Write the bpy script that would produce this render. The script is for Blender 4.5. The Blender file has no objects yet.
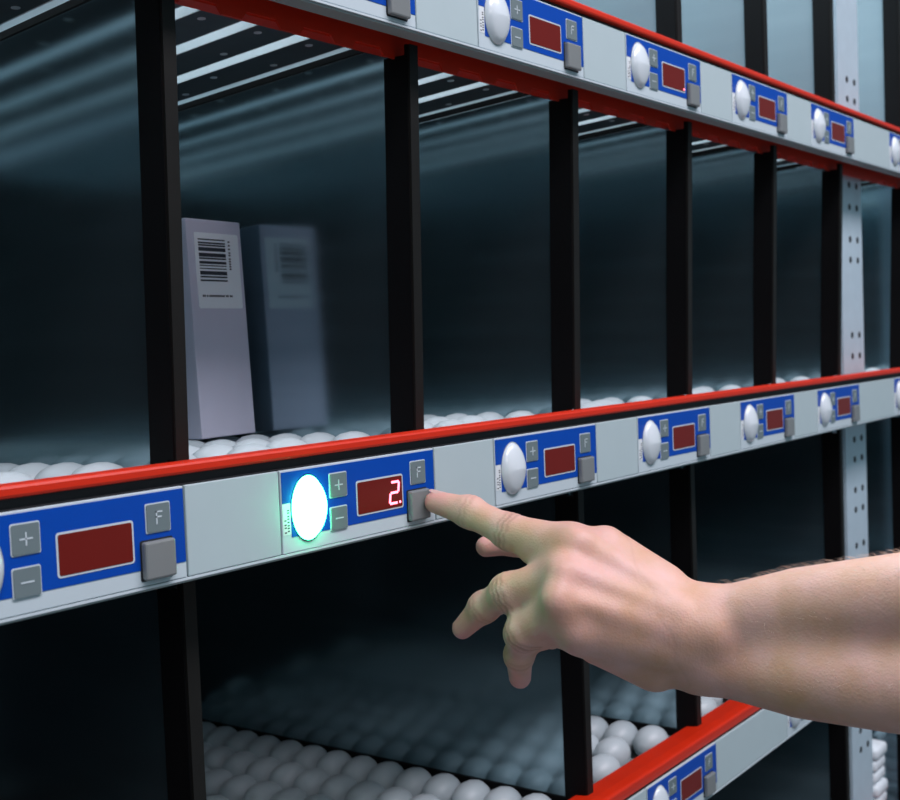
import bpy, bmesh, math, random
import numpy as np
from mathutils import Vector, Matrix
random.seed(7)
S = bpy.context.scene
COL = S.collection

# ------------------------------------------------------------------ measures (metres)
PITCH = 0.19215          # one pick position along the rack
UW, UH = 0.12944, 0.045  # display unit width and height
UPX = 0.0619             # extra width where the perforated upright stands
LEVEL = {'upper': 0.30203, 'middle': 0.0, 'lower': -0.30956, 'bottom': -0.6195}
SLOPE = -0.0412          # the tracks dip a little towards the back
X0, X1 = -0.44, 1.44     # ends of the shelf beams
YB = {'upper': 0.0, 'middle': 0.0, 'lower': 0.0106, 'bottom': 0.0106}

def div_x(k):
    return -0.0405 + PITCH * k + (UPX if k >= 6 else 0.0)
def unit_x(k):
    return PITCH * k + (UPX if k >= 5 else 0.0)

# ------------------------------------------------------------------ materials
def new_mat(name):
    m = bpy.data.materials.new(name); m.use_nodes = True
    nt = m.node_tree
    return m, nt, nt.nodes['Principled BSDF']

def mat(name, col, rough=0.5, metal=0.0, noise=0.08, scale=60.0, bump=0.0, stretch=(1, 1, 1), coat=0.0, spec=0.5,
        emit=None, emit_s=0.0, sss=0.0, rough_var=0.0):
    m, nt, b = new_mat(name)
    tc = nt.nodes.new('ShaderNodeTexCoord')
    mp = nt.nodes.new('ShaderNodeMapping'); mp.inputs['Scale'].default_value = stretch
    nz = nt.nodes.new('ShaderNodeTexNoise'); nz.inputs['Scale'].default_value = scale; nz.inputs['Detail'].default_value = 4
    nt.links.new(tc.outputs['Object'], mp.inputs['Vector']); nt.links.new(mp.outputs['Vector'], nz.inputs['Vector'])
    mx = nt.nodes.new('ShaderNodeMix'); mx.data_type = 'RGBA'
    lo = tuple(max(0, c * (1 - noise)) for c in col); hi = tuple(min(1, c * (1 + noise)) for c in col)
    mx.inputs['A'].default_value = (*lo, 1); mx.inputs['B'].default_value = (*hi, 1)
    nt.links.new(nz.outputs['Fac'], mx.inputs['Factor'])
    nt.links.new(mx.outputs['Result'], b.inputs['Base Color'])
    b.inputs['Roughness'].default_value = rough; b.inputs['Metallic'].default_value = metal
    b.inputs['Specular IOR Level'].default_value = spec
    b.inputs['Coat Weight'].default_value = coat
    if rough_var:
        mr = nt.nodes.new('ShaderNodeMapRange')
        mr.inputs['To Min'].default_value = rough - rough_var; mr.inputs['To Max'].default_value = rough + rough_var
        nt.links.new(nz.outputs['Fac'], mr.inputs['Value']); nt.links.new(mr.outputs['Result'], b.inputs['Roughness'])
    if bump:
        bp = nt.nodes.new('ShaderNodeBump'); bp.inputs['Strength'].default_value = bump; bp.inputs['Distance'].default_value = 0.0006
        nt.links.new(nz.outputs['Fac'], bp.inputs['Height']); nt.links.new(bp.outputs['Normal'], b.inputs['Normal'])
    if emit:
        b.inputs['Emission Color'].default_value = (*emit, 1); b.inputs['Emission Strength'].default_value = emit_s
    if sss:
        b.inputs['Subsurface Weight'].default_value = sss; b.inputs['Subsurface Radius'].default_value = (0.006, 0.002, 0.001)
        b.inputs['Subsurface Scale'].default_value = 1.0
    return m

M = {}
M['white'] = mat('white_plastic', (0.53, 0.63, 0.67), 0.42, noise=0.03)
M['grey_edge'] = mat('grey_edge', (0.33, 0.38, 0.38), 0.4, noise=0.05)
M['blank'] = mat('blank_cover_plastic', (0.44, 0.55, 0.57), 0.5, noise=0.03)
M['blue'] = mat('blue_foil', (0.0, 0.060, 0.40), 0.4, noise=0.05, spec=0.25)
M['border'] = mat('pale_print', (0.55, 0.64, 0.68), 0.45, noise=0.03)
M['label'] = mat('white_label', (0.70, 0.76, 0.78), 0.6, noise=0.03)
M['ink'] = mat('dark_ink', (0.03, 0.035, 0.05), 0.6, noise=0.2)
M['key'] = mat('grey_key', (0.15, 0.20, 0.21), 0.45, noise=0.06)
M['button'] = mat('grey_button', (0.20, 0.22, 0.22), 0.35, noise=0.05)
M['gap'] = mat('dark_gap', (0.01, 0.012, 0.015), 0.6, noise=0.1)
M['glass'] = mat('dark_red_window', (0.15, 0.010, 0.007), 0.3, noise=0.06, spec=0.25)
M['digit'] = mat('red_digit', (0.9, 0.2, 0.25), 0.4, emit=(1.0, 0.16, 0.24), emit_s=4.5)
M['lens'] = mat('milky_lens', (0.68, 0.76, 0.80), 0.22, noise=0.02, spec=0.5, coat=0.3)
M['lens_on'] = mat('lit_green_lens', (0.5, 0.9, 0.8), 0.3, emit=(0.048, 1.0, 0.42), emit_s=22.0)
M['red'] = mat('red_enamel', (0.62, 0.022, 0.003), 0.42, noise=0.10, scale=25, spec=0.4)
M['black'] = mat('black_profile', (0.003, 0.003, 0.0035), 0.6, noise=0.2, spec=0.12)
M['edge'] = mat('brown_black_edge', (0.010, 0.010, 0.009), 0.5, noise=0.15, spec=0.2)
M['rail'] = mat('galvanised_track', (0.10, 0.13, 0.14), 0.4, metal=0.5, noise=0.15, scale=90)
M['rail_front'] = mat('grey_track_front', (0.33, 0.38, 0.40), 0.45, metal=0.3, noise=0.1)
M['zinc'] = mat('bright_zinc', (0.75, 0.82, 0.84), 0.4, metal=0.3, noise=0.05)
M['upright'] = mat('galvanised_upright', (0.56, 0.70, 0.78), 0.42, metal=0.25, noise=0.10, scale=45)
M['wheel'] = mat('white_roller', (0.46, 0.54, 0.57), 0.42, noise=0.04, scale=40)
M['sticker'] = mat('white_sticker', (0.86, 0.92, 0.98), 0.5, noise=0.02)
M['packet'] = mat('white_packet', (0.75, 0.82, 0.86), 0.5, noise=0.04)
M['box'] = mat('grey_carton', (0.60, 0.61, 0.74), 0.62, noise=0.05, scale=30)
M['hair'] = mat('fair_hair', (0.66, 0.50, 0.40), 0.45, noise=0.1)
M['nail'] = mat('nail', (0.62, 0.40, 0.36), 0.3, noise=0.05)
M['floor'] = mat('concrete_floor', (0.16, 0.18, 0.19), 0.6, noise=0.2, scale=4)
M['hall'] = mat('hall_bounce', (0.42, 0.56, 0.64), 0.7, noise=0.1, scale=2)
M['wall'] = mat('dark_light_block', (0.02, 0.028, 0.032), 0.8, noise=0.2, scale=3)

def sheet_material(name, c0, c1, metal, r0, r1):
    m, nt, b = new_mat(name)
    tc = nt.nodes.new('ShaderNodeTexCoord')
    mp = nt.nodes.new('ShaderNodeMapping'); mp.inputs['Scale'].default_value = (1, 1.0, 16.0)
    nz = nt.nodes.new('ShaderNodeTexNoise'); nz.inputs['Scale'].default_value = 3.0; nz.inputs['Detail'].default_value = 3
    nt.links.new(tc.outputs['Object'], mp.inputs['Vector']); nt.links.new(mp.outputs['Vector'], nz.inputs['Vector'])
    cr = nt.nodes.new('ShaderNodeValToRGB')
    cr.color_ramp.elements[0].color = (*c0, 1); cr.color_ramp.elements[1].color = (*c1, 1)
    nt.links.new(nz.outputs['Fac'], cr.inputs['Fac']); nt.links.new(cr.outputs['Color'], b.inputs['Base Color'])
    b.inputs['Metallic'].default_value = metal
    mr = nt.nodes.new('ShaderNodeMapRange'); mr.inputs['To Min'].default_value = r0; mr.inputs['To Max'].default_value = r1
    nt.links.new(nz.outputs['Fac'], mr.inputs['Value']); nt.links.new(mr.outputs['Result'], b.inputs['Roughness'])
    return m
M['sheet'] = sheet_material('zinc_sheet', (0.25, 0.36, 0.40), (0.36, 0.48, 0.53), 0.95, 0.11, 0.18)
M['sheet_lit'] = sheet_material('lit_zinc_sheet', (0.26, 0.34, 0.38), (0.30, 0.38, 0.42), 0.35, 0.25, 0.35)  # upper row's stronger light put into a less metallic copy of the sheet

def skin_material():
    m, nt, b = new_mat('skin')
    tc = nt.nodes.new('ShaderNodeTexCoord')
    at = nt.nodes.new('ShaderNodeAttribute'); at.attribute_name = 'flush'
    n1 = nt.nodes.new('ShaderNodeTexNoise'); n1.inputs['Scale'].default_value = 42; n1.inputs['Detail'].default_value = 5
    n2 = nt.nodes.new('ShaderNodeTexNoise'); n2.inputs['Scale'].default_value = 420; n2.inputs['Detail'].default_value = 3
    vo = nt.nodes.new('ShaderNodeTexVoronoi'); vo.inputs['Scale'].default_value = 700
    for n in (n1, n2, vo): nt.links.new(tc.outputs['Object'], n.inputs['Vector'])
    cr = nt.nodes.new('ShaderNodeValToRGB')
    e = cr.color_ramp.elements
    e[0].position = 0.30; e[0].color = (0.60, 0.345, 0.215, 1); e[1].position = 0.72; e[1].color = (0.72, 0.44, 0.39, 1)
    nt.links.new(n1.outputs['Fac'], cr.inputs['Fac'])
    sp = nt.nodes.new('ShaderNodeSeparateColor'); nt.links.new(at.outputs['Color'], sp.inputs['Color'])
    mx = nt.nodes.new('ShaderNodeMix'); mx.data_type = 'RGBA'; mx.inputs['B'].default_value = (0.70, 0.33, 0.32, 1)
    nt.links.new(sp.outputs['Red'], mx.inputs['Factor']); nt.links.new(cr.outputs['Color'], mx.inputs['A'])
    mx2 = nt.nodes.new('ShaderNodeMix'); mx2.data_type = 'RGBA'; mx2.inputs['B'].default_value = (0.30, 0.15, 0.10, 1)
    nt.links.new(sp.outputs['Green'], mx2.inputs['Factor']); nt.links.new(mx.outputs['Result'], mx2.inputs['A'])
    nt.links.new(mx2.outputs['Result'], b.inputs['Base Color'])
    b.inputs['Roughness'].default_value = 0.5
    b.inputs['Subsurface Weight'].default_value = 0.25; b.inputs['Subsurface Radius'].default_value = (0.005, 0.0018, 0.001)
    b.inputs['Subsurface Scale'].default_value = 1.0
    ad = nt.nodes.new('ShaderNodeMath'); ad.operation = 'ADD'
    nt.links.new(n2.outputs['Fac'], ad.inputs[0]); nt.links.new(vo.outputs['Distance'], ad.inputs[1])
    bp = nt.nodes.new('ShaderNodeBump'); bp.inputs['Strength'].default_value = 0.16; bp.inputs['Distance'].default_value = 0.0006
    nt.links.new(ad.outputs[0], bp.inputs['Height'])
    bp2 = nt.nodes.new('ShaderNodeBump'); bp2.inputs['Strength'].default_value = 0.2; bp2.inputs['Distance'].default_value = 0.002
    nt.links.new(n1.outputs['Fac'], bp2.inputs['Height']); nt.links.new(bp2.outputs['Normal'], bp.inputs['Normal'])
    nt.links.new(bp.outputs['Normal'], b.inputs['Normal'])
    return m
M['skin'] = skin_material()

# ------------------------------------------------------------------ mesh helpers
class MB:
    def __init__(s): s.bm = bmesh.new(); s.mats = []
    def mi(s, m):
        if m not in s.mats: s.mats.append(m)
        return s.mats.index(m)
    def poly(s, pts, m, faces):
        vs = [s.bm.verts.new(p) for p in pts]; i = s.mi(m); out = []
        for f in faces:
            fc = s.bm.faces.new([vs[j] for j in f]); fc.material_index = i; out.append(fc)
        return out
    def box(s, x0, x1, y0, y1, z0, z1, m, bev=0.0):
        p = [(x0, y0, z0), (x1, y0, z0), (x1, y1, z0), (x0, y1, z0), (x0, y0, z1), (x1, y0, z1), (x1, y1, z1), (x0, y1, z1)]
        f = s.poly(p, m, [(0, 3, 2, 1), (4, 5, 6, 7), (0, 1, 5, 4), (1, 2, 6, 5), (2, 3, 7, 6), (3, 0, 4, 7)])
        if bev:
            es = set(e for q in f for e in q.edges)
            r = bmesh.ops.bevel(s.bm, geom=list(es), offset=bev, segments=2, affect='EDGES', profile=0.5)
            for q in r['faces']: q.material_index = s.mi(m)
    def slab_xz(s, outline, y0, y1, m):
        """a flat shape given in x,z, thick from y0 (front) to y1"""
        n = len(outline)
        p = [(x, y0, z) for x, z in outline] + [(x, y1, z) for x, z in outline]
        s.poly(p, m, [tuple(range(n)), tuple(range(2 * n - 1, n - 1, -1))] + [(i, i + n, (i + 1) % n + n, (i + 1) % n) for i in range(n)])
    def prism_x(s, prof, x0, x1, m):
        """profile in y,z swept along x"""
        n = len(prof)
        p = [(x0, y, z) for y, z in prof] + [(x1, y, z) for y, z in prof]
        s.poly(p, m, [tuple(range(n)), tuple(range(2 * n - 1, n - 1, -1))] + [(i, i + n, (i + 1) % n + n, (i + 1) % n) for i in range(n)])
    def disc_cyl(s, c, axis, r, h, m, n=10):
        c = Vector(c); a = Vector(axis).normalized(); u = a.orthogonal().normalized(); v = a.cross(u)
        p = [c + r * (math.cos(t) * u + math.sin(t) * v) for t in [2 * math.pi * i / n for i in range(n)]]
        q = [x + a * h for x in p]
        s.poly(p + q, m, [tuple(range(n - 1, -1, -1)), tuple(range(n, 2 * n))] + [(i, (i + 1) % n, (i + 1) % n + n, i + n) for i in range(n)])
    def mesh(s, name, smooth=False):
        bmesh.ops.recalc_face_normals(s.bm, faces=s.bm.faces)
        me = bpy.data.meshes.new(name); s.bm.to_mesh(me); s.bm.free()
        for m in s.mats: me.materials.append(m)
        if smooth:
            for p in me.polygons: p.use_smooth = True
        return me
    def obj(s, name, parent=None, smooth=False):
        return link(name, s.mesh(name, smooth), parent)

def link(name, me, parent=None):
    o = bpy.data.objects.new(name, me); COL.objects.link(o)
    if parent: o.parent = parent
    return o
def tag(o, label=None, cat=None, group=None, kind=None):
    if label: o['label'] = label
    if cat: o['category'] = cat
    if group: o['group'] = group
    if kind: o['kind'] = kind
    return o
def thing(name, label, cat, loc=(0, 0, 0), group=None):
    o = bpy.data.objects.new(name, None); COL.objects.link(o); o.location = loc; o.empty_display_size = 0.02
    return tag(o, label, cat, group)
def dup(root, loc, label, group=None):
    r = root.copy(); COL.objects.link(r); r.location = loc; r['label'] = label
    if group: r['group'] = group
    for ch in list(root.children):
        c = ch.copy(); COL.objects.link(c); c.parent = r
        for g in list(ch.children):
            d = g.copy(); COL.objects.link(d); d.parent = c
    return r
def rrect(x0, x1, z0, z1, r, n=4):
    out = []
    for cx, cz, a0 in ((x1 - r, z0 + r, -90), (x1 - r, z1 - r, 0), (x0 + r, z1 - r, 90), (x0 + r, z0 + r, 180)):
        for i in range(n + 1):
            a = math.radians(a0 + 90 * i / n); out.append((cx + r * math.cos(a), cz + r * math.sin(a)))
    return out
mm = 0.001

# ------------------------------------------------------------------ setting
b = MB(); b.box(-3, 5, -3, 3, -1.02, -1.0, M['floor']); tag(b.obj('floor'), kind='structure')
b = MB(); b.box(-3, 5, 0.635, 0.66, -1.0, 0.285, M['wall']); tag(b.obj('light_block_panel'), 'unseen dark panel added behind the dividers to block light', 'panel')  # unseen panel added to keep the bays and their reflections dark
b = MB(); b.box(-3, 5, 3.0, 3.1, -1.0, 3.0, M['hall']); tag(b.obj('wall_bounce'), kind='structure')  # unseen bounce surface added to brighten the upper sheets' reflections

# ------------------------------------------------------------------ shelf beams (red, scalloped under the tracks)
def bay_edges(level):
    ks = [-1, 0, 1, 2, 3, 4, 5, 6] if level in ('upper', 'middle') else ([-1, 0, 2, 3, 5, 6] if level == 'lower' else [3, 5, 6])
    return ks
TR_PITCH, TR_OFF = 0.044, 0.036
def bay_tracks(ka, kb):
    """x of each track in the compartment between dividers ka and kb"""
    xs = []
    for k in range(ka, kb):
        base = div_x(k)
        if k == 5:      # the upright takes up the left part
            xs += [base + UPX + TR_OFF + TR_PITCH * i for i in (2, 3)]
        else:
            xs += [base + TR_OFF + TR_PITCH * i for i in range(4)]
    return xs
BEAM_WORD = {'upper': 'upper', 'middle': 'middle', 'lower': 'lower', 'bottom': 'bottom'}
BEAM_LABEL = {
    'upper': 'red steel shelf beam with notched underside along the upper row of displays',
    'middle': 'thin red steel shelf beam just above the pressed button and lit green lamp',
    'lower': 'broad red steel shelf beam below the wrist, running to the lower right',
    'bottom': 'red steel shelf beam lowest on the rack beneath the other three'}
for lv, z in LEVEL.items():
    y = YB[lv]
    root = thing('shelf_beam', BEAM_LABEL[lv], 'beam', (0, y, z))
    xa = X0 if lv != 'bottom' else 0.5
    b = MB()
    # rounded front lip, sloping top flange, vertical web behind the panels
    lip = [(0.0115, 0.0502), (0.0034, 0.0502), (0.0022, 0.0507), (0.0017, 0.0518), (0.0018, 0.0546), (0.0025, 0.0556), (0.0042, 0.0561), (0.0120, 0.0560),
           (0.0310, 0.0530), (0.0310, 0.0512), (0.0135, 0.0538), (0.0115, 0.0530)]
    if lv in ('lower', 'bottom'):      # the lip hangs down to the panel on the low shelves
        lip[0] = (0.0115, 0.0470); lip[1] = (0.0036, 0.0464); lip[2] = (0.0022, 0.0468)
    b.prism_x(lip, xa, X1, M['red'])
    b.obj('top_flange', root)
    b = MB()
    tx = sorted(x for a, c in zip(bay_edges(lv)[:-1], bay_edges(lv)[1:]) for x in bay_tracks(a, c) if xa + 0.03 < x < X1 - 0.03)
    pts = [(xa, 0.0460), (xa, -0.0085)]
    for x in tx:
        pts += [(x - 0.019, -0.0085), (x - 0.015, -0.0035), (x + 0.007, -0.0035), (x + 0.011, -0.0085)]
    pts += [(X1, -0.0085), (X1, 0.0460)]
    b.slab_xz(pts, 0.0352, 0.0368, M['red']); b.obj('notched_web', root)
    b = MB(); xs0 = xa if lv != 'bottom' else xa
    b.box(xs0, X1, 0.0368, 0.0480, -0.0045, 0.0062, M['red']); b.obj('front_bearer', root)
    b = MB(); b.box(xs0, X1, 0.5700, 0.5950, -0.0420, -0.0160, M['black']); b.obj('rear_bearer', root)
    if lv == 'bottom': continue
    # white carrier profile the units and covers clip into
    prof = thing('carrier_profile', {'upper': 'pale carrier profile holding the upper row of blue displays, grey ledge underneath',
                                     'middle': 'pale carrier profile holding the middle row of displays, beside the fingertip',
                                     'lower': 'pale carrier profile holding the lower row of displays below the wrist'}[lv], 'profile', (0, y, z))
    b = MB(); b.box(X0, X1, 0.0025, 0.0120, -0.0002, 0.0455, M['gap']); b.box(X0, X1, 0.0060, 0.0112, 0.0456, 0.0500 if lv != 'lower' else 0.0462, M['gap']); b.obj('channel', prof)  # second box: black strip standing in for the shade under the red lip
    b = MB(); b.box(X0, X1, -0.0002, 0.0130, -0.0015, -0.0003, M['border']); b.box(X0, X1, 0.0012, 0.0130, -0.0028, -0.0016, M['grey_edge']); b.obj('bottom_lip', prof)

# ------------------------------------------------------------------ pick display units
def stroke(b, x0, z0, x1, z1, w, y0, y1, m):
    d = Vector((x1 - x0, z1 - z0)).normalized(); n = Vector((-d.y, d.x)) * w / 2; d = d * w / 2
    b.slab_xz([(x0 - d.x - n.x, z0 - d.y - n.y), (x1 + d.x - n.x, z1 + d.y - n.y), (x1 + d.x + n.x, z1 + d.y + n.y), (x0 - d.x + n.x, z0 - d.y + n.y)], y0, y1, m)

def lens_mesh(m):
    b = MB(); bm = b.bm; i = b.mi(m)
    NR, NA = 8, 36; rings = []
    cx, cz, rx, rz = 20.2 * mm, 22.8 * mm, 12.6 * mm, 17.9 * mm
    for r in range(NR + 1):
        t = r / NR; ring = []
        if r == 0:
            ring = [bm.verts.new((cx, -0.0072, cz))] * NA
        else:
            for a in range(NA):
                an = 2 * math.pi * a / NA
                px, pz = t * math.cos(an), t * math.sin(an)
                h = 0.0068 * math.sqrt(max(0, 1 - t * t)) ** 0.9 * (1 - 0.32 * abs(pz)) + 0.0004
                ring.append(bm.verts.new((cx + rx * px, -h, cz + rz * pz)))
        rings.append(ring)
    back = [bm.verts.new((v.co.x, 0.0012, v.co.z)) for v in rings[-1]]
    for r in range(NR):
        for a in range(NA):
            c = (a + 1) % NA
            q = [rings[r][a], rings[r + 1][a], rings[r + 1][c], rings[r][c]] if r else [rings[0][0], rings[1][a], rings[1][c]]
            f = bm.faces.new(q); f.material_index = i
    for a in range(NA):
        c = (a + 1) % NA; bm.faces.new([rings[-1][a], back[a], back[c], rings[-1][c]])
    bm.faces.new(back[::-1])
    return b.mesh('lamp_lens', True)

SEG = {'a': ((0, 2), (1, 2)), 'b': ((1, 1), (1, 2)), 'g': ((0, 1), (1, 1)), 'e': ((0, 0), (0, 1)), 'd': ((0, 0), (1, 0))}
def digit_mesh(two, dot_x, dot_z):
    b = MB()
    if two:
        w, h, sl = 7.0, 6.3, 0.9   # millimetres: digit width, half height, slant
        for s in 'abged':
            (ax, az), (cx, cz) = SEG[s]
            P = lambda x, z: ((86.2 + x * w + sl * z) * mm, (15.8 + z * h) * mm)
            p, q = Vector(P(ax, az)), Vector(P(cx, cz)); d = (q - p).normalized() * 0.0010
            stroke(b, *(p + d), *(q - d), 0.0014, -0.0010, -0.0007, M['digit'])
    b.slab_xz([(dot_x * mm + 0.0008 * math.cos(t), dot_z * mm + 0.0008 * math.sin(t)) for t in [i * math.pi / 4 for i in range(8)]], -0.0010, -0.0007, M['digit'])
    return b.mesh('lit_digit')

def make_unit(loc, label, group, lit=False, dot=False):
    u = thing('pick_display', label, 'display', loc, group)
    b = MB(); b.box(0.0006, UW - 0.0006, 0.0, 0.0023, 0.0, UH, M['white'], 0.0004); b.obj('housing', u)
    # blue foil: cut out at lower left for the white label
    b = MB()
    out = [(1.2, 27.2), (7.2, 27.2), (7.2, 8.4), (128.4, 7.8), (128.4, 43.9), (1.2, 43.9)]
    b.slab_xz([(x * mm, z * mm) for x, z in out], -0.0003, 0.0004, M['blue']); b.obj('blue_foil', u)
    b = MB()
    b.slab_xz([(1.2 * mm, 10 * mm), (6.9 * mm, 10 * mm), (6.9 * mm, 26.9 * mm), (1.2 * mm, 26.9 * mm)], -0.0002, 0.0004, M['label'])
    for cx, zz in ((3.0, (11, 13.6, 15.2, 17.5)), (5.2, (11.6, 13.2, 14.6, 16.4, 18.2, 19.6, 21.5, 22.8))):
        for z in zz:
            b.box((cx - 0.8) * mm, (cx + 0.7) * mm, -0.0003, 0.0, z * mm, (z + 0.7) * mm, M['ink'])
    o = b.obj('side_label', u)
    link('lamp_lens', LENS_ON if lit else LENS, u)
    b = MB(); rx, rz = 13.1 * mm, 18.4 * mm
    b.slab_xz([(20.2 * mm + rx * math.cos(t), 22.8 * mm + rz * math.sin(t)) for t in [i * math.pi / 20 for i in range(40)]], -0.0005, 0.0004, M['gap'] if lit else M['grey_edge']); b.obj('lamp_rim', u)
    for nm, x0, x1, z0, z1 in (('plus_key', 36.6, 50.8, 25.4, 39.6), ('minus_key', 36.4, 50.2, 6.9, 20.5), ('function_key', 105.7, 120.1, 24.6, 39.0)):
        b = MB()
        b.slab_xz([(x * mm, z * mm) for x, z in rrect(x0, x1, z0, z1, 1.0)], -0.0006, 0.0004, M['border'])
        b.slab_xz([(x * mm, z * mm) for x, z in rrect(x0 + .6, x1 - .6, z0 + .6, z1 - .6, 0.8)], -0.0011, -0.0004, M['key'])
        k = b.obj(nm, u)
        b = MB(); cx, cz = (x0 + x1) / 2 * mm, (z0 + z1) / 2 * mm
        y0, y1 = -0.0013, -0.0010
        if nm != 'function_key':
            stroke(b, cx - 2.8 * mm, cz, cx + 2.8 * mm, cz, 0.0007, y0, y1, M['border'])
            if nm == 'plus_key': stroke(b, cx, cz - 2.6 * mm, cx, cz + 2.6 * mm, 0.0007, y0, y1, M['border'])
        else:
            stroke(b, cx - 1.2 * mm, cz - 2.8 * mm, cx - 1.2 * mm, cz + 2.8 * mm, 0.0007, y0, y1, M['border'])
            stroke(b, cx - 1.2 * mm, cz + 2.8 * mm, cx + 1.9 * mm, cz + 2.8 * mm, 0.0007, y0, y1, M['border'])
            stroke(b, cx - 1.2 * mm, cz + 0.4 * mm, cx + 1.4 * mm, cz + 0.4 * mm, 0.0007, y0, y1, M['border'])
        b.obj('key_symbol', k)
    b = MB()
    b.slab_xz([(x * mm, z * mm) for x, z in rrect(58.2, 98.8, 12.2, 32.6, 1.6)], -0.0005, 0.0004, M['border'])
    b.slab_xz([(x * mm, z * mm) for x, z in rrect(59.2, 97.8, 13.2, 31.6, 1.0)], -0.0007, -0.0003, M['glass'])
    win = b.obj('display_window', u)
    if lit: link('lit_digit', digit_mesh(True, 95.4, 16.0), win)
    if dot: link('lit_point', digit_mesh(False, 96.0, 15.0), win)
    b = MB()
    b.slab_xz([(x * mm, z * mm) for x, z in rrect(101.9, 121.0, 2.3, 21.9, 1.2)], -0.0004, 0.0004, M['gap'])
    b.obj('button_well', u)
    b = MB(); b.box(102.6 * mm, 120.3 * mm, -0.0040, 0.0002, 3.0 * mm, 21.2 * mm, M['button'], 0.0011); b.obj('push_button', u)
    return u
LENS = lens_mesh(M['lens']); LENS_ON = lens_mesh(M['lens_on'])

MID_WORDS = {-1: 'unlit blue display unit at the left edge, its lamp cut off by the frame',
             0: 'blue display unit with glowing green lamp and red digit 2, touched by the fingertip',
             1: 'blue display unit on the middle beam just above the hand, first right of the fingertip',
             2: 'blue display unit on the middle beam, second right of the lit one',
             3: 'blue display unit on the middle beam, third right of the lit one',
             4: 'blue display unit on the middle beam right in front of the perforated upright',
             5: 'blue display unit on the middle beam at the right edge, beyond the upright'}
UP_WORDS = {0: 'blue display unit on the upper beam cut off by the top edge',
            1: 'largest fully lit-up-free blue display unit on the upper beam, between the second and third posts',
            2: 'blue display unit on the upper beam with a tiny red point lit in its window',
            3: 'blue display unit on the upper beam, third from the right edge',
            4: 'blue display unit on the upper beam just above the perforated upright',
            5: 'blue display unit on the upper beam cut off by the right edge, past the upright'}
UP_WORDS[1] = 'largest whole blue display unit on the upper beam, nearest the top edge'
for k, w in MID_WORDS.items(): make_unit((unit_x(k), 0, LEVEL['middle']), w, 'display units on the middle beam', lit=(k == 0))
for k, w in UP_WORDS.items(): make_unit((unit_x(k), 0, LEVEL['upper']), w, 'display units on the upper beam', dot=(k == 2))
LOW = [0.4002, 0.6935]
make_unit((LOW[0], YB['lower'], LEVEL['lower']), 'blue display unit on the lower beam below the wrist, cut by the bottom edge', 'display units on the lower beam')
make_unit((LOW[1], YB['lower'], LEVEL['lower']), 'blue display unit on the lower beam, mostly hidden behind the forearm', 'display units on the lower beam')

# blank covers between the units
def blank(xa, xb, y, z, label, group):
    b = MB(); b.box(xa + 0.0006, xb - 0.0006, 0.0, 0.0023, 0.0, UH, M['blank'], 0.0005)
    o = b.obj('blank_cover'); o.location = (0, y, z); tag(o, label, 'cover', group)
names_mid = {-2: 'plain pale cover strip left of the leftmost display on the middle beam',
             -1: 'plain pale cover tinted green along its right side, left of the glowing lamp',
             0: 'plain pale cover directly behind the index finger on the middle beam',
             1: 'plain pale cover on the middle beam above the back of the hand',
             2: 'plain pale cover on the middle beam, two covers right of the fingertip',
             3: 'narrow plain pale cover on the middle beam just left of the upright',
             4: 'wider plain pale cover on the middle beam in front of the upright',
             5: 'plain pale cover ending the middle beam at the right'}
names_up = {-1: 'plain pale cover on the upper beam above the box compartment',
            0: 'plain pale cover on the upper beam touching the top edge, above the second post',
            1: 'plain pale cover on the upper beam right of its largest display',
            2: 'plain pale cover on the upper beam right of the display with a red point',
            3: 'narrow plain pale cover on the upper beam just left of the upright',
            4: 'wider plain pale cover on the upper beam in front of the upright',
            5: 'plain pale cover ending the upper beam at the right'}
for nm, lv in ((names_mid, 'middle'), (names_up, 'upper')):
    for k, w in nm.items():
        xa = unit_x(k) + UW if k > min(nm) else X0
        xb = unit_x(k + 1) if k < 5 else X1
        blank(xa, xb, 0, LEVEL[lv], w, 'blank covers on the %s beam' % lv)
blank(X0, LOW[0], YB['lower'], LEVEL['lower'], 'plain pale cover on the lower beam left of its first display', 'blank covers on the lower beam')
blank(LOW[0] + UW, LOW[1], YB['lower'], LEVEL['lower'], 'plain pale cover on the lower beam just below the forearm', 'blank covers on the lower beam')
blank(LOW[1] + UW, X1, YB['lower'], LEVEL['lower'], 'plain pale cover on the lower beam hidden beyond the forearm', 'blank covers on the lower beam')

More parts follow.
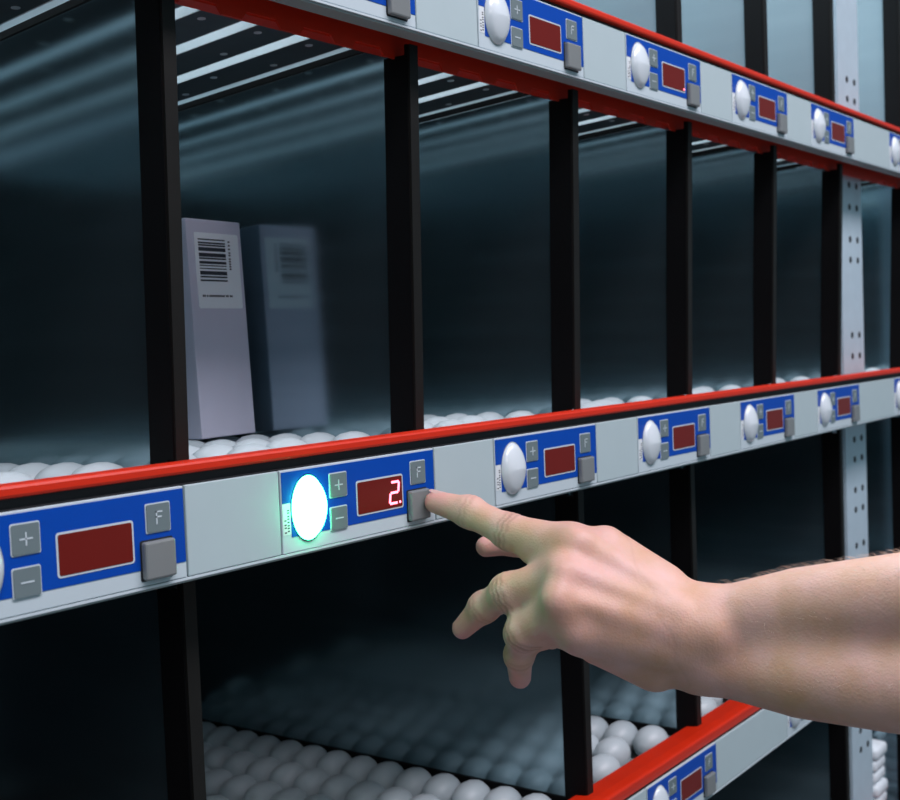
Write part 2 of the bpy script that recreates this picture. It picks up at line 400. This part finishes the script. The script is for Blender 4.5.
# ------------------------------------------------------------------ dividers: zinc sheet with a black edge profile
DW = {-1: 'leftmost', 0: 'large', 1: 'x', 2: 'x', 3: 'x', 4: 'x', 5: 'x', 6: 'x'}
POST_WHERE = {-1: 'outside the left edge', 0: 'first from left edge', 1: 'second from left edge',
              2: 'third from left edge', 3: 'fourth from left edge', 4: 'fifth from left edge', 5: 'just left of the perforated upright',
              6: 'at the right edge beyond the upright'}
LV_WHERE = {'upper': 'bright upper row above the top beam', 'middle': 'middle row between the two display beams',
            'lower': 'dark row under the middle beam', 'bottom': 'row under the lowest visible beam'}
proto = None; LIT_SHEET = None
for lv in ('upper', 'middle', 'lower', 'bottom'):
    for k in bay_edges(lv):
        lab = 'black-edged zinc divider %s, %s' % (POST_WHERE[k], LV_WHERE[lv])
        lab = ' '.join(lab.split()[:16])
        if proto is None:
            proto = thing('divider_panel', lab, 'divider', (0, 0, 0))
            def zs(y, z0): return z0 + SLOPE * y
            b = MB(); ya, yb = 0.040, 0.60
            b.poly([(-0.0006, ya, zs(ya, .046)), (-0.0006, yb, zs(yb, .046)), (-0.0006, yb, .302 + zs(yb, .0035)), (-0.0006, ya, .302 + zs(ya, .0035)),
                    (0.0006, ya, zs(ya, .046)), (0.0006, yb, zs(yb, .046)), (0.0006, yb, .302 + zs(yb, .0035)), (0.0006, ya, .302 + zs(ya, .0035))], M['sheet'],
                   [(0, 1, 2, 3), (7, 6, 5, 4), (0, 4, 5, 1), (1, 5, 6, 2), (2, 6, 7, 3), (3, 7, 4, 0)])
            SHEET_MESH = b.mesh('zinc_sheet'); link('zinc_sheet', SHEET_MESH, proto)
            LIT_SHEET = SHEET_MESH.copy(); LIT_SHEET.materials[0] = M['sheet_lit']
            b = MB()
            b.box(-0.0022, 0.0058, 0.0305, 0.0322, 0.0532, 0.3010, M['edge'])
            b.box(-0.0030, -0.0010, 0.0322, 0.0345, 0.0540, 0.3010, M['black'])
            b.box(-0.0030, -0.0010, 0.0345, 0.0375, 0.0540, 0.2945, M['black']); b.box(-0.0030, -0.0010, 0.0375, 0.0520, 0.0465, 0.2945, M['black'])
            b.box(0.0010, 0.0050, 0.0322, 0.0345, 0.0540, 0.3010, M['black'])
            b.box(0.0010, 0.0040, 0.0345, 0.0375, 0.0540, 0.2945, M['black']); b.box(0.0010, 0.0040, 0.0375, 0.0500, 0.0465, 0.2945, M['black'])
            b.obj('edge_profile', proto)
            b = MB()
            b.poly([(-0.0022, ya, zs(ya, .043)), (-0.0022, yb, zs(yb, .043)), (-0.0022, yb, zs(yb, .0500)), (-0.0022, ya, zs(ya, .0500)),
                    (0.0022, ya, zs(ya, .043)), (0.0022, yb, zs(yb, .043)), (0.0022, yb, zs(yb, .0500)), (0.0022, ya, zs(ya, .0500))], M['black'],
                   [(0, 1, 2, 3), (7, 6, 5, 4), (0, 4, 5, 1), (1, 5, 6, 2), (2, 6, 7, 3), (3, 7, 4, 0)])
            b.poly([(sx * 0.0012, y, zs(y, z0)) for sx in (-1, 1) for y, z0 in ((ya, .0042), (yb, .0042), (yb, .0085), (ya, .0085))], M['black'],
                   [(0, 1, 2, 3), (7, 6, 5, 4), (0, 4, 5, 1), (1, 5, 6, 2), (2, 6, 7, 3), (3, 7, 4, 0)])  # black strip added to narrow the bright slit of light beside it
            b.obj('trim_and_dark_strip', proto)
            o = proto
        else:
            o = dup(proto, (0, 0, 0), lab)
        for ch in o.children:
            if ch.name.startswith('edge_profile') and lv == 'middle':      # the middle row's profiles lean forward slightly
                a = 0.030; ch.rotation_euler = (a, 0, 0); ch.location = (0, 0.031 - 0.031 * math.cos(a) + 0.054 * math.sin(a), 0.054 - 0.031 * math.sin(a) - 0.054 * math.cos(a))
            if ch.name.startswith('zinc_sheet'): ch.data = LIT_SHEET if lv == 'upper' else SHEET_MESH
        o.location = (div_x(k), 0, LEVEL[lv]); o['group'] = 'dividers in the ' + lv + ' row'

# ------------------------------------------------------------------ perforated upright
up = thing('rack_upright', 'pale galvanised rack upright with paired round holes, running the full height', 'upright', (0.978, 0.0455, -1.0))
b = MB()
UPW, UPD, UPT = 0.074, 0.055, 1.75
b.box(0, UPW, 0, 0.0022, 0, UPT, M['upright'])
b.box(0, 0.0022, 0.0022, UPD, 0, UPT, M['upright']); b.box(UPW - 0.0022, UPW, 0.0022, UPD, 0, UPT, M['upright'])
for z in (0.4154, 0.3917, 0.2863, 0.259, 0.219, 0.1936, 0.1001, 0.0739, -0.0308, -0.0558, -0.0944, -0.1194, -0.165, -0.190, -0.235, -0.26, -0.355, -0.38, -0.4016, -0.4265):
    for x in (0.031, 0.057):
        b.disc_cyl((x, 0.0004, z + 1.0), (0, -1, 0), 0.0040, 0.0009, M['gap'], 12)
    b.disc_cyl((0.0004, 0.028, z + 1.0), (-1, 0, 0), 0.0045, 0.0009, M['gap'], 12)
b.obj('perforated_channel', up)
b = MB(); b.box(-0.02, UPW + 0.02, -0.02, UPD + 0.02, 0.0, 0.006, M['upright'], 0.001); b.obj('foot_plate', up)

# ------------------------------------------------------------------ roller tracks
def wheel_mesh():
    b = MB(); bm = b.bm; n = 20
    L, R = 0.0192, 0.0156
    prof = []
    for i in range(11):
        t = -1 + 2 * i / 10
        t = math.sin(t * math.pi / 2)
        prof.append((L * t, R * (max(0.0, 1 - abs(t) ** 2.3)) ** 0.5))
    rings = []
    for x, r in prof:
        r = max(r, 0.003)
        rings.append([bm.verts.new((x, r * math.cos(2 * math.pi * a / n), r * math.sin(2 * math.pi * a / n))) for a in range(n)])
    for i in range(len(rings) - 1):
        for a in range(n):
            bm.faces.new([rings[i][a], rings[i][(a + 1) % n], rings[i + 1][(a + 1) % n], rings[i + 1][a]])
    bm.faces.new(rings[0]); bm.faces.new(rings[-1][::-1])
    b.mi(M['wheel'])
    return b.mesh('roller_wheel', True)
def rail_mesh():
    b = MB(); y0, y1 = 0.0335, 0.60
    y0 = 0.0374
    b.box(-0.0150, 0.0150, y0, y1, 0.0085, 0.0100, M['rail'])
    for sg in (-1, 1):
        p = [(sg * 0.0150, 0.0085), (sg * 0.0162, 0.0085), (sg * 0.0142, 0.0285), (sg * 0.0130, 0.0285)]
        b.poly([(x, y0, z) for x, z in p] + [(x, y1, z) for x, z in p], M['zinc'], [(0, 1, 2, 3), (7, 6, 5, 4), (0, 4, 5, 1), (1, 5, 6, 2), (2, 6, 7, 3), (3, 7, 4, 0)])
    b.box(-0.0178, 0.0178, y0, 0.074, 0.0290, 0.0305, M['rail_front'])          # closed front plate
    for x in (-0.010, 0.010):
        b.disc_cyl((x, 0.0455 + 0.3 * (x + 0.01), 0.0303), (0, 0, 1), 0.0022, 0.0007, M['gap'], 10)
    y = 0.085; i = 0
    while y < 0.58:                                                            # bright discs painting the light seen through holes in the web
        b.disc_cyl((0.007 if i % 2 else -0.006, y, 0.0087), (0, 0, -1), 0.0026, 0.0006, M['zinc'], 10)
        y += 0.048; i += 1
    return b.mesh('track_channel')
WHEEL, RAIL = wheel_mesh(), rail_mesh()
ORD = ['leftmost', 'second', 'third', 'fourth', 'fifth', 'sixth', 'seventh', 'rightmost']
BAY_M = {-1: 'compartment at the left edge', 0: 'compartment holding the grey box', 1: 'compartment right of the grey box',
         2: 'third compartment from the left edge counting after the box', 3: 'compartment above the third middle display', 4: 'compartment just left of the upright',
         5: 'compartment beyond the upright'}
BAY_M[2] = 'second compartment right of the box'
BAY_M[3] = 'third compartment right of the box'
BAY_L = {-1: 'dark left-edge compartment', 0: 'wide dark compartment under the hand', 2: 'compartment below the palm', 3: 'wide compartment behind the wrist', 5: 'compartment beyond the upright'}
for lv in ('upper', 'middle', 'lower', 'bottom'):
    ks = bay_edges(lv)
    for ka, kb in zip(ks[:-1], ks[1:]):
        if lv == 'lower' and ka == -1: continue
        if lv == 'bottom' and ka == 3: continue
        xs = bay_tracks(ka, kb)
        for i, x in enumerate(xs):
            which = ORD[i] if i < len(xs) - 1 else 'rightmost'
            if lv == 'upper': lab = '%s grey track seen from below, roof of the %s' % (which, BAY_M[ka])
            elif lv == 'middle': lab = '%s track of white rollers, floor of the %s' % (which, BAY_M[ka])
            elif lv == 'lower': lab = '%s track of white rollers in the lower row, %s' % (which, BAY_L[ka])
            else: lab = '%s track of white rollers at the lower right corner beyond the upright' % which
            t = thing('roller_track', lab, 'roller track', (x, 0, LEVEL[lv]), 'roller tracks of the %s shelf' % lv)
            t.rotation_euler = (SLOPE, 0, 0)
            link('track_channel', RAIL, t)
            if lv == 'upper': continue
            y = 0.0820 - (0.0161 if i % 2 else 0.0)
            while y < 0.585:
                w = link('roller_wheel', WHEEL, t); w.location = (0, y, 0.0415); y += 0.0322

# ------------------------------------------------------------------ grey box with barcode label
bx = thing('carton_box', 'tall grey carton with a white barcode label standing in the second compartment', 'box')
bw, bd, bh = 0.0527, 0.086, 0.1528
ang = math.atan2(0.0045, 0.054)
bx.location = (0.0898, 0.1739, 0.0500); bx.rotation_euler = (SLOPE, 0, ang)
b = MB(); b.box(0, bw, 0, bd, 0, bh, M['box'], 0.0008); b.obj('carton', bx)
b = MB(); lx0, lx1, lz0, lz1 = 0.0065, 0.0490, 0.0905, 0.1435
b.slab_xz(rrect(lx0, lx1, lz0, lz1, 0.0015), -0.0005, 0.0001, M['sticker']); lb = b.obj('barcode_label', bx); lb['label'] = 'white sticker with barcode'
b = MB()
z = 0.1095; rnd = random.Random(3)
while z < 0.1385:
    t = rnd.choice([0.0007, 0.0011, 0.0018, 0.0026]); t = min(t, 0.1392 - z)
    b.box(0.0098, 0.0355, -0.0007, -0.0004, z, z + t, M['ink']); z += t + rnd.choice([0.0006, 0.0009, 0.0014])
b.obj('barcode', lb)
b = MB()
z = 0.118
while z < 0.139:
    b.box(0.0385, 0.0402, -0.0007, -0.0004, z, z + 0.0011, M['ink']); z += rnd.choice([0.0018, 0.0026])
x = 0.0105
while x < 0.0390:
    b.box(x, x + 0.0011, -0.0007, -0.0004, 0.0985, 0.0999, M['ink']); x += rnd.choice([0.0015, 0.0015, 0.0024])
b.obj('small_print', lb)

# ------------------------------------------------------------------ white packets stacked in the lowest row at the right
b = MB(); b.box(-0.0215, 0.0215, 0, 0.06, 0, 0.0165, M['packet'], 0.005); PACK = b.mesh('white_packet', True)
NTH = ['bottom', 'second up', 'third up', 'fourth up', 'fifth up', 'sixth up', 'topmost']
for x, py, st in ((1.1420, 0.083, 'left'), (1.0960, 0.048, 'right')):
    for i in range(7):
        o = link('white_packet', PACK); o.location = (x + rnd.uniform(-.001, .001), py + rnd.uniform(-.002, .002), LEVEL['bottom'] + 0.0552 + (0.048 - py) * 0.042 + 0.0167 * i)
        tag(o, 'white packet, %s in the %s stack at the lower right corner' % (NTH[i], st), 'packet', 'white packets stacked beyond the upright')

# ------------------------------------------------------------------ camera
FPX = 1133.47
cd = bpy.data.cameras.new('camera'); cam = bpy.data.objects.new('camera', cd); COL.objects.link(cam)
cd.sensor_fit = 'HORIZONTAL'; cd.sensor_width = 36.0; cd.lens = FPX * 36.0 / 900.0
CAM = np.array([-0.41045, -0.44940, 0.10955])
cam.location = CAM; cam.rotation_euler = (1.5207025, 0.0389602, -0.8949602)
cd.clip_start = 0.01; cd.clip_end = 50
cd.dof.use_dof = True; cd.dof.focus_distance = 0.64; cd.dof.aperture_fstop = 16.0
S.camera = cam
RC = np.array(cam.rotation_euler.to_matrix())

# ------------------------------------------------------------------ hand and forearm
def P(u, v, d):      # a joint of the arm, measured in the camera's frame (x right, y up, z away)
    return np.array([(u - 450) / FPX * d, (400 - v) / FPX * d, d])
def capsule(X, a, r1, c, r2):
    ab = c - a; L2 = ab @ ab
    px, py, pz = X[0] - a[0], X[1] - a[1], X[2] - a[2]
    t = np.clip((px * ab[0] + py * ab[1] + pz * ab[2]) / L2, 0, 1)
    dx, dy, dz = px - t * ab[0], py - t * ab[1], pz - t * ab[2]
    return np.sqrt(dx * dx + dy * dy + dz * dz) - (r1 + (r2 - r1) * t)
def smin(a, c, k):
    h = np.maximum(k - np.abs(a - c), 0) / k
    return np.minimum(a, c) - h * h * k * 0.25

IDX = [P(435.5, 502.0, 0.6905), P(470, 512, 0.679), P(510, 532, 0.665), P(570, 548, 0.641)]
MID = [P(462.5, 628.5, 0.676), P(484, 607, 0.664), P(509, 592, 0.648), P(566, 576, 0.628)]
RNG = [P(520, 677.5, 0.668), P(519, 655, 0.655), P(522.5, 633, 0.639), P(566, 607, 0.618)]
PNK = [P(552, 640, 0.668), P(543, 636, 0.655), P(546, 632, 0.642), P(582, 634, 0.622)]
THB = [P(486, 546.5, 0.710), P(514, 541, 0.712), P(575, 562, 0.690), P(650, 620, 0.650)]
WU, WL = P(702, 620, 0.622), P(702, 662, 0.626)
FU, FL = P(800, 609, 0.596), P(800, 675, 0.592)
GU, GL = P(900, 599, 0.560), P(900, 686, 0.556)
HU, HL = P(1060, 590, 0.510), P(1060, 690, 0.505)
def hand_sdf(X):
    # palm: metacarpals to the wrist
    d = capsule(X, IDX[3], 13.5 * mm, WU, 15.0 * mm)
    for a, r in ((MID[3], 12.0), (RNG[3], 12.0), (PNK[3], 11.0)):
        d = smin(d, capsule(X, a, r * mm, 0.5 * (WU + WL), 16.5 * mm), 17 * mm)
    d = smin(d, capsule(X, P(600, 642, 0.634), 13 * mm, P(655, 661, 0.636), 17.0 * mm), 10 * mm)     # little-finger pad
    d = smin(d, capsule(X, P(606, 545, 0.642), 11 * mm, P(660, 586, 0.632), 13 * mm), 10 * mm)
    d = smin(d, capsule(X, P(534, 552, 0.655), 7.5 * mm, P(566, 562, 0.640), 11 * mm), 6 * mm)      # webs between the fingers
    d = smin(d, capsule(X, P(545, 590, 0.643), 7.0 * mm, P(572, 592, 0.630), 11 * mm), 6 * mm)
    d = smin(d, capsule(X, P(598, 570, 0.655), 13 * mm, P(660, 615, 0.645), 15 * mm), 12 * mm)
    d = smin(d, capsule(X, WU, 16.5 * mm, WL, 15.5 * mm), 10 * mm)
    # forearm
    fu, fl = capsule(X, WU, 15.5 * mm, FU, 21.5 * mm), capsule(X, WL, 15.5 * mm, FL, 22.0 * mm)
    fu = np.minimum(np.minimum(fu, capsule(X, FU, 21.5 * mm, GU, 22.5 * mm)), capsule(X, GU, 22.5 * mm, HU, 27 * mm))
    fl = np.minimum(np.minimum(fl, capsule(X, FL, 22.0 * mm, GL, 23.0 * mm)), capsule(X, GL, 23.0 * mm, HL, 27 * mm))
    fa = smin(fu, fl, 14 * mm)
    d = smin(d, fa, 9 * mm)
    d = smin(d, capsule(X, P(690, 627, 0.609), 7.0 * mm, P(712, 632, 0.604), 6.5 * mm), 13 * mm)       # wrist bone
    # tendons on the back of the hand
    for a, c, q in ((P(590, 545, 0.629), P(680, 605, 0.609), 2.2), (P(585, 576, 0.616), P(676, 615, 0.606), 2.2), (P(585, 604, 0.607), P(676, 630, 0.606), 2.0)):
        d = smin(d, capsule(X, a, q * mm, c, 1.5 * mm), 10 * mm)
    for a, q in ((P(575, 541, 0.630), 6.0), (P(562, 572, 0.617), 6.0), (P(556, 600, 0.609), 7.0), (P(576, 632, 0.613), 6.0)):   # knuckles
        d = smin(d, np.sqrt((X[0] - a[0]) ** 2 + (X[1] - a[1]) ** 2 + (X[2] - a[2]) ** 2) - q * mm, 11 * mm)
    for F, R in ((IDX, (6.9, 9.2, 10.4, 13.0)), (MID, (6.4, 8.6, 10.6, 12.0)), (RNG, (6.6, 8.0, 9.8, 11.5)), (PNK, (5.6, 6.6, 7.8, 9.5)), (THB, (6.6, 8.5, 10.5, 13.0))):
        f = capsule(X, F[0], R[0] * mm, F[1], R[1] * mm)
        f = smin(f, capsule(X, F[1], R[1] * 0.97 * mm, F[2], R[2] * 0.95 * mm), 3 * mm)
        f = smin(f, capsule(X, F[2], R[2] * mm, F[3], R[3] * mm), 3 * mm)
        for j in (1, 2):  # joint thickening
            a = F[j]; f = smin(f, np.sqrt((X[0] - a[0]) ** 2 + (X[1] - a[1]) ** 2 + (X[2] - a[2]) ** 2) - (R[j] + 0.35) * mm, 4 * mm)
        d = smin(d, f, 7 * mm)
    return d

def surface_nets(lo, hi, h):
    ax = [np.arange(lo[i], hi[i] + h, h, dtype=np.float32) for i in range(3)]
    n = [len(a) for a in ax]
    X = (ax[0][:, None, None], ax[1][None, :, None], ax[2][None, None, :])
    D = hand_sdf(X).astype(np.float32)
    D = np.broadcast_to(D, n)
    acc = np.zeros((n[0] - 1, n[1] - 1, n[2] - 1, 3), np.float32); cnt = np.zeros(acc.shape[:3], np.float32)
    cor = [(i, j, k) for i in (0, 1) for j in (0, 1) for k in (0, 1)]
    sl = lambda c: D[c[0]:n[0] - 1 + c[0], c[1]:n[1] - 1 + c[1], c[2]:n[2] - 1 + c[2]]
    for a in cor:
        for c in cor:
            if sum(abs(a[i] - c[i]) for i in range(3)) == 1 and a < c:
                da, dc = sl(a), sl(c); m = (da < 0) != (dc < 0)
                t = np.where(m, da / np.where(m, da - dc, 1), 0)
                for i in range(3): acc[..., i] += np.where(m, a[i] + t * (c[i] - a[i]), 0)
                cnt += m
    act = cnt > 0
    idx = -np.ones(act.shape, np.int64); idx[act] = np.arange(act.sum())
    cell = np.argwhere(act)
    V = (cell + acc[act] / cnt[act][:, None]) * h + np.array([ax[0][0], ax[1][0], ax[2][0]])
    quads = []
    ins = D < 0
    for axis in range(3):
        o1, o2 = [(1, 2), (2, 0), (0, 1)][axis]
        s0 = [slice(1, -1)] * 3; s1 = [slice(1, -1)] * 3
        s0[axis] = slice(0, -1); s1[axis] = slice(1, None)
        A, B = ins[tuple(s0)], ins[tuple(s1)]
        for flip, msk in ((False, A & ~B), (True, ~A & B)):
            e = np.argwhere(msk)
            for ax_ in range(3):
                if ax_ != axis: e[:, ax_] += 1
            def cidx(d1, d2):
                q = e.copy(); q[:, o1] += d1; q[:, o2] += d2; return idx[q[:, 0], q[:, 1], q[:, 2]]
            f = np.stack([cidx(-1, -1), cidx(0, -1), cidx(0, 0), cidx(-1, 0)], 1)
            quads.append(f[:, ::-1] if flip else f)
    return V, np.concatenate(quads)

V, Q = surface_nets((-0.024, -0.195, 0.445), (0.300, -0.040, 0.728), 0.00135)
# two light smoothing passes over the grid steps
E = np.concatenate([Q[:, [0, 1]], Q[:, [1, 2]], Q[:, [2, 3]], Q[:, [3, 0]]])
for _ in range(2):
    s = np.zeros_like(V); c = np.zeros(len(V))
    for i, j in ((0, 1), (1, 0)):
        np.add.at(s, E[:, i], V[E[:, j]]); np.add.at(c, E[:, i], 1)
    V = V * 0.5 + 0.5 * s / c[:, None]
def seg_dist(V, a, c):
    ab = c - a; t = np.clip((V - a) @ ab / (ab @ ab), 0, 1); return np.linalg.norm(V - a - t[:, None] * ab, axis=1)
# normals (for creases and hair)
fn = np.cross(V[Q[:, 2]] - V[Q[:, 0]], V[Q[:, 3]] - V[Q[:, 1]])
N = np.zeros_like(V)
for i in range(4): np.add.at(N, Q[:, i], fn)
N /= np.linalg.norm(N, axis=1)[:, None] + 1e-12
# creases at finger joints and the wrist
crease = np.zeros(len(V))
def crease_ring(F, j, off, amt, wid=1.0):
    global crease
    ax_ = F[j - 1] - F[j + 1]; ax_ /= np.linalg.norm(ax_)
    t = (V - F[j]) @ ax_ - off * mm + 0.6 * mm * np.sin(V[:, 1] * 900)
    near = np.linalg.norm(V - F[j], axis=1) < 14 * mm
    crease = np.maximum(crease, near * amt * np.exp(-(t / (wid * mm)) ** 2))
for F in (IDX, MID, RNG):
    for off, amt in ((-3.0, .8), (0.0, 1.2), (3.0, .8)): crease_ring(F, 2, off, amt)
    for off, amt in ((-1.5, .5), (1.5, .5)): crease_ring(F, 1, off, amt, 0.8)
wd = np.abs((V - P(668, 640, .615)) @ np.array([0.93, 0.36, 0.0]) + 1.5 * mm * np.sin(V[:, 1] * 260))
crease = np.maximum(crease, 0.2 * np.exp(-(wd / (0.9 * mm)) ** 2))
V = V - N * (crease * 0.55 * mm)[:, None]
flush = np.zeros(len(V))
for F, a in ((IDX, .75), (MID, .8), (RNG, .9), (THB, .6)):
    flush = np.maximum(flush, a * np.exp(-(np.linalg.norm(V - F[0], axis=1) / (15 * mm)) ** 2))
for q, a in ((IDX[3], .3), (MID[3], .35), (RNG[3], .35)):
    flush = np.maximum(flush, a * np.exp(-(np.linalg.norm(V - q, axis=1) / (20 * mm)) ** 2))
flush = np.maximum(flush, 0.18 * np.clip((V[:, 0] - 0.16) / 0.08, 0, 1))
def to_world(A): return (A * np.array([1, 1, -1])) @ RC.T + CAM
W = to_world(V)
me = bpy.data.meshes.new('arm_skin')
me.from_pydata(W.tolist(), [], Q.tolist()); me.update()
me.materials.append(M['skin'])
at = me.color_attributes.new('flush', 'FLOAT_COLOR', 'POINT')
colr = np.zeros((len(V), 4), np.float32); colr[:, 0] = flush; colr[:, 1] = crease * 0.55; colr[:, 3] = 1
at.data.foreach_set('color', colr.ravel())
bm = bmesh.new(); bm.from_mesh(me); bmesh.ops.recalc_face_normals(bm, faces=bm.faces); bm.to_mesh(me); bm.free()
for p in me.polygons: p.use_smooth = True
arm = link('person', me)
tag(arm, 'bare forearm and hand reaching in, index finger pressing the grey button of the lit display', 'person')

# fingernails on the back of each fingertip
for F, R, w in ((IDX, 6.9, 5.4), (MID, 6.4, 5.2), (RNG, 6.6, 4.9)):
    axd = F[0] - F[1]; axd /= np.linalg.norm(axd)
    dor = F[1] - 0.5 * (F[0] + F[2]); dor -= axd * (dor @ axd); dor /= np.linalg.norm(dor)
    sid = np.cross(axd, dor)
    b = MB(); pts = []; nu, nv = 9, 8
    for j in range(nv):
        for i in range(nu):
            t = -1 + 2 * i / (nu - 1); v = j / (nv - 1)
            half = w / R * (1.0 - 0.35 * max(0, 2 * abs(v - .5)) ** 4)
            an = t * half; l = -5.5 + 10.5 * v
            rr = (R + (8.6 - R) * max(0, -l) / 40 + 0.30 - 0.35 * t * t - (0.5 * max(0, l - 2.5) ** 2 * .08))
            q = F[0] + axd * l * mm + (dor * math.cos(an) + sid * math.sin(an)) * rr * mm
            pts.append(tuple(to_world(q[None])[0]))
    b.poly(pts, M['nail'], [(j * nu + i, j * nu + i + 1, (j + 1) * nu + i + 1, (j + 1) * nu + i) for j in range(nv - 1) for i in range(nu - 1)])
    b.obj('fingernail', arm, True)

# fine hairs along the top of the forearm
NW = to_world(N) - CAM
rs = np.random.RandomState(5)
cand = np.where((V[:, 0] > 0.150) & (N[:, 2] < 0.55) & (N[:, 1] > -0.25))[0]
wgt = 0.25 + np.clip(N[cand, 1], 0, 1) * 1.5
cand = rs.choice(cand, 1300, replace=False, p=wgt / wgt.sum())
b = MB(); b.mi(M['hair'])
back = to_world(np.array([[-1.0, 0.1, 0.2]]))[0] - CAM
for i in cand:
    p = Vector(W[i]); n = Vector(NW[i]).normalized()
    tdir = (Vector(back) + Vector(rs.normal(0, .35, 3))); tdir = (tdir - n * tdir.dot(n)).normalized()
    L = rs.uniform(0.004, 0.0085); r = 0.000065
    p = p - n * 0.0004
    p1 = p + (n * 0.55 + tdir * 0.6) * L * 0.5; p2 = p1 + (n * 0.22 + tdir * 0.9) * L * 0.5
    s1 = n.cross(tdir).normalized(); s2 = n
    ring = lambda c, r: [c + s1 * r, c - s1 * r * .5 + s2 * r * .8, c - s1 * r * .5 - s2 * r * .8]
    b.poly(ring(p, r) + ring(p1, r * .8) + [p2], M['hair'],
           [(0, 1, 4, 3), (1, 2, 5, 4), (2, 0, 3, 5), (3, 4, 6), (4, 5, 6), (5, 3, 6)])
h = b.obj('arm_hair', arm); h['kind'] = 'stuff'; h['label'] = 'fine fair hairs on the forearm'

# ------------------------------------------------------------------ light
w = bpy.data.worlds.new('hall_light'); S.world = w; w.use_nodes = True
bg = w.node_tree.nodes['Background']; bg.inputs['Color'].default_value = (0.36, 0.58, 0.70, 1); bg.inputs['Strength'].default_value = 0.33
def area(name, loc, aim, sx, sy, e, col):
    l = bpy.data.lights.new(name, 'AREA'); l.shape = 'RECTANGLE'; l.size = sx; l.size_y = sy; l.energy = e; l.color = col
    o = bpy.data.objects.new(name, l); COL.objects.link(o); o.location = loc
    o.rotation_euler = (Vector(aim) - Vector(loc)).to_track_quat('-Z', 'Y').to_euler()
area('aisle_lamp', (0.3, -1.15, 1.85), (0.35, -0.1, 0.0), 2.6, 0.5, 62, (1.0, 0.91, 0.985))
area('hand_fill', (-1.5, -1.5, 1.3), (0.1, -0.1, 0.0), 1.0, 0.6, 7, (1.0, 0.93, 0.97))  # fill light added to brighten the back of the hand
area('bounce_fill', (0.7, 1.9, 2.4), (0.7, 3.0, 1.0), 3.5, 0.5, 110, (0.85, 0.95, 1.0))  # added light, brightens the unseen bounce surface behind the rack
area('rack_lamp', (0.7, 0.7, 1.5), (0.7, 0.2, 0.3), 2.6, 0.6, 62, (0.74, 0.92, 1.0))

S.view_settings.view_transform = 'Standard'
S.view_settings.look = 'None'
S.view_settings.exposure = 0.0
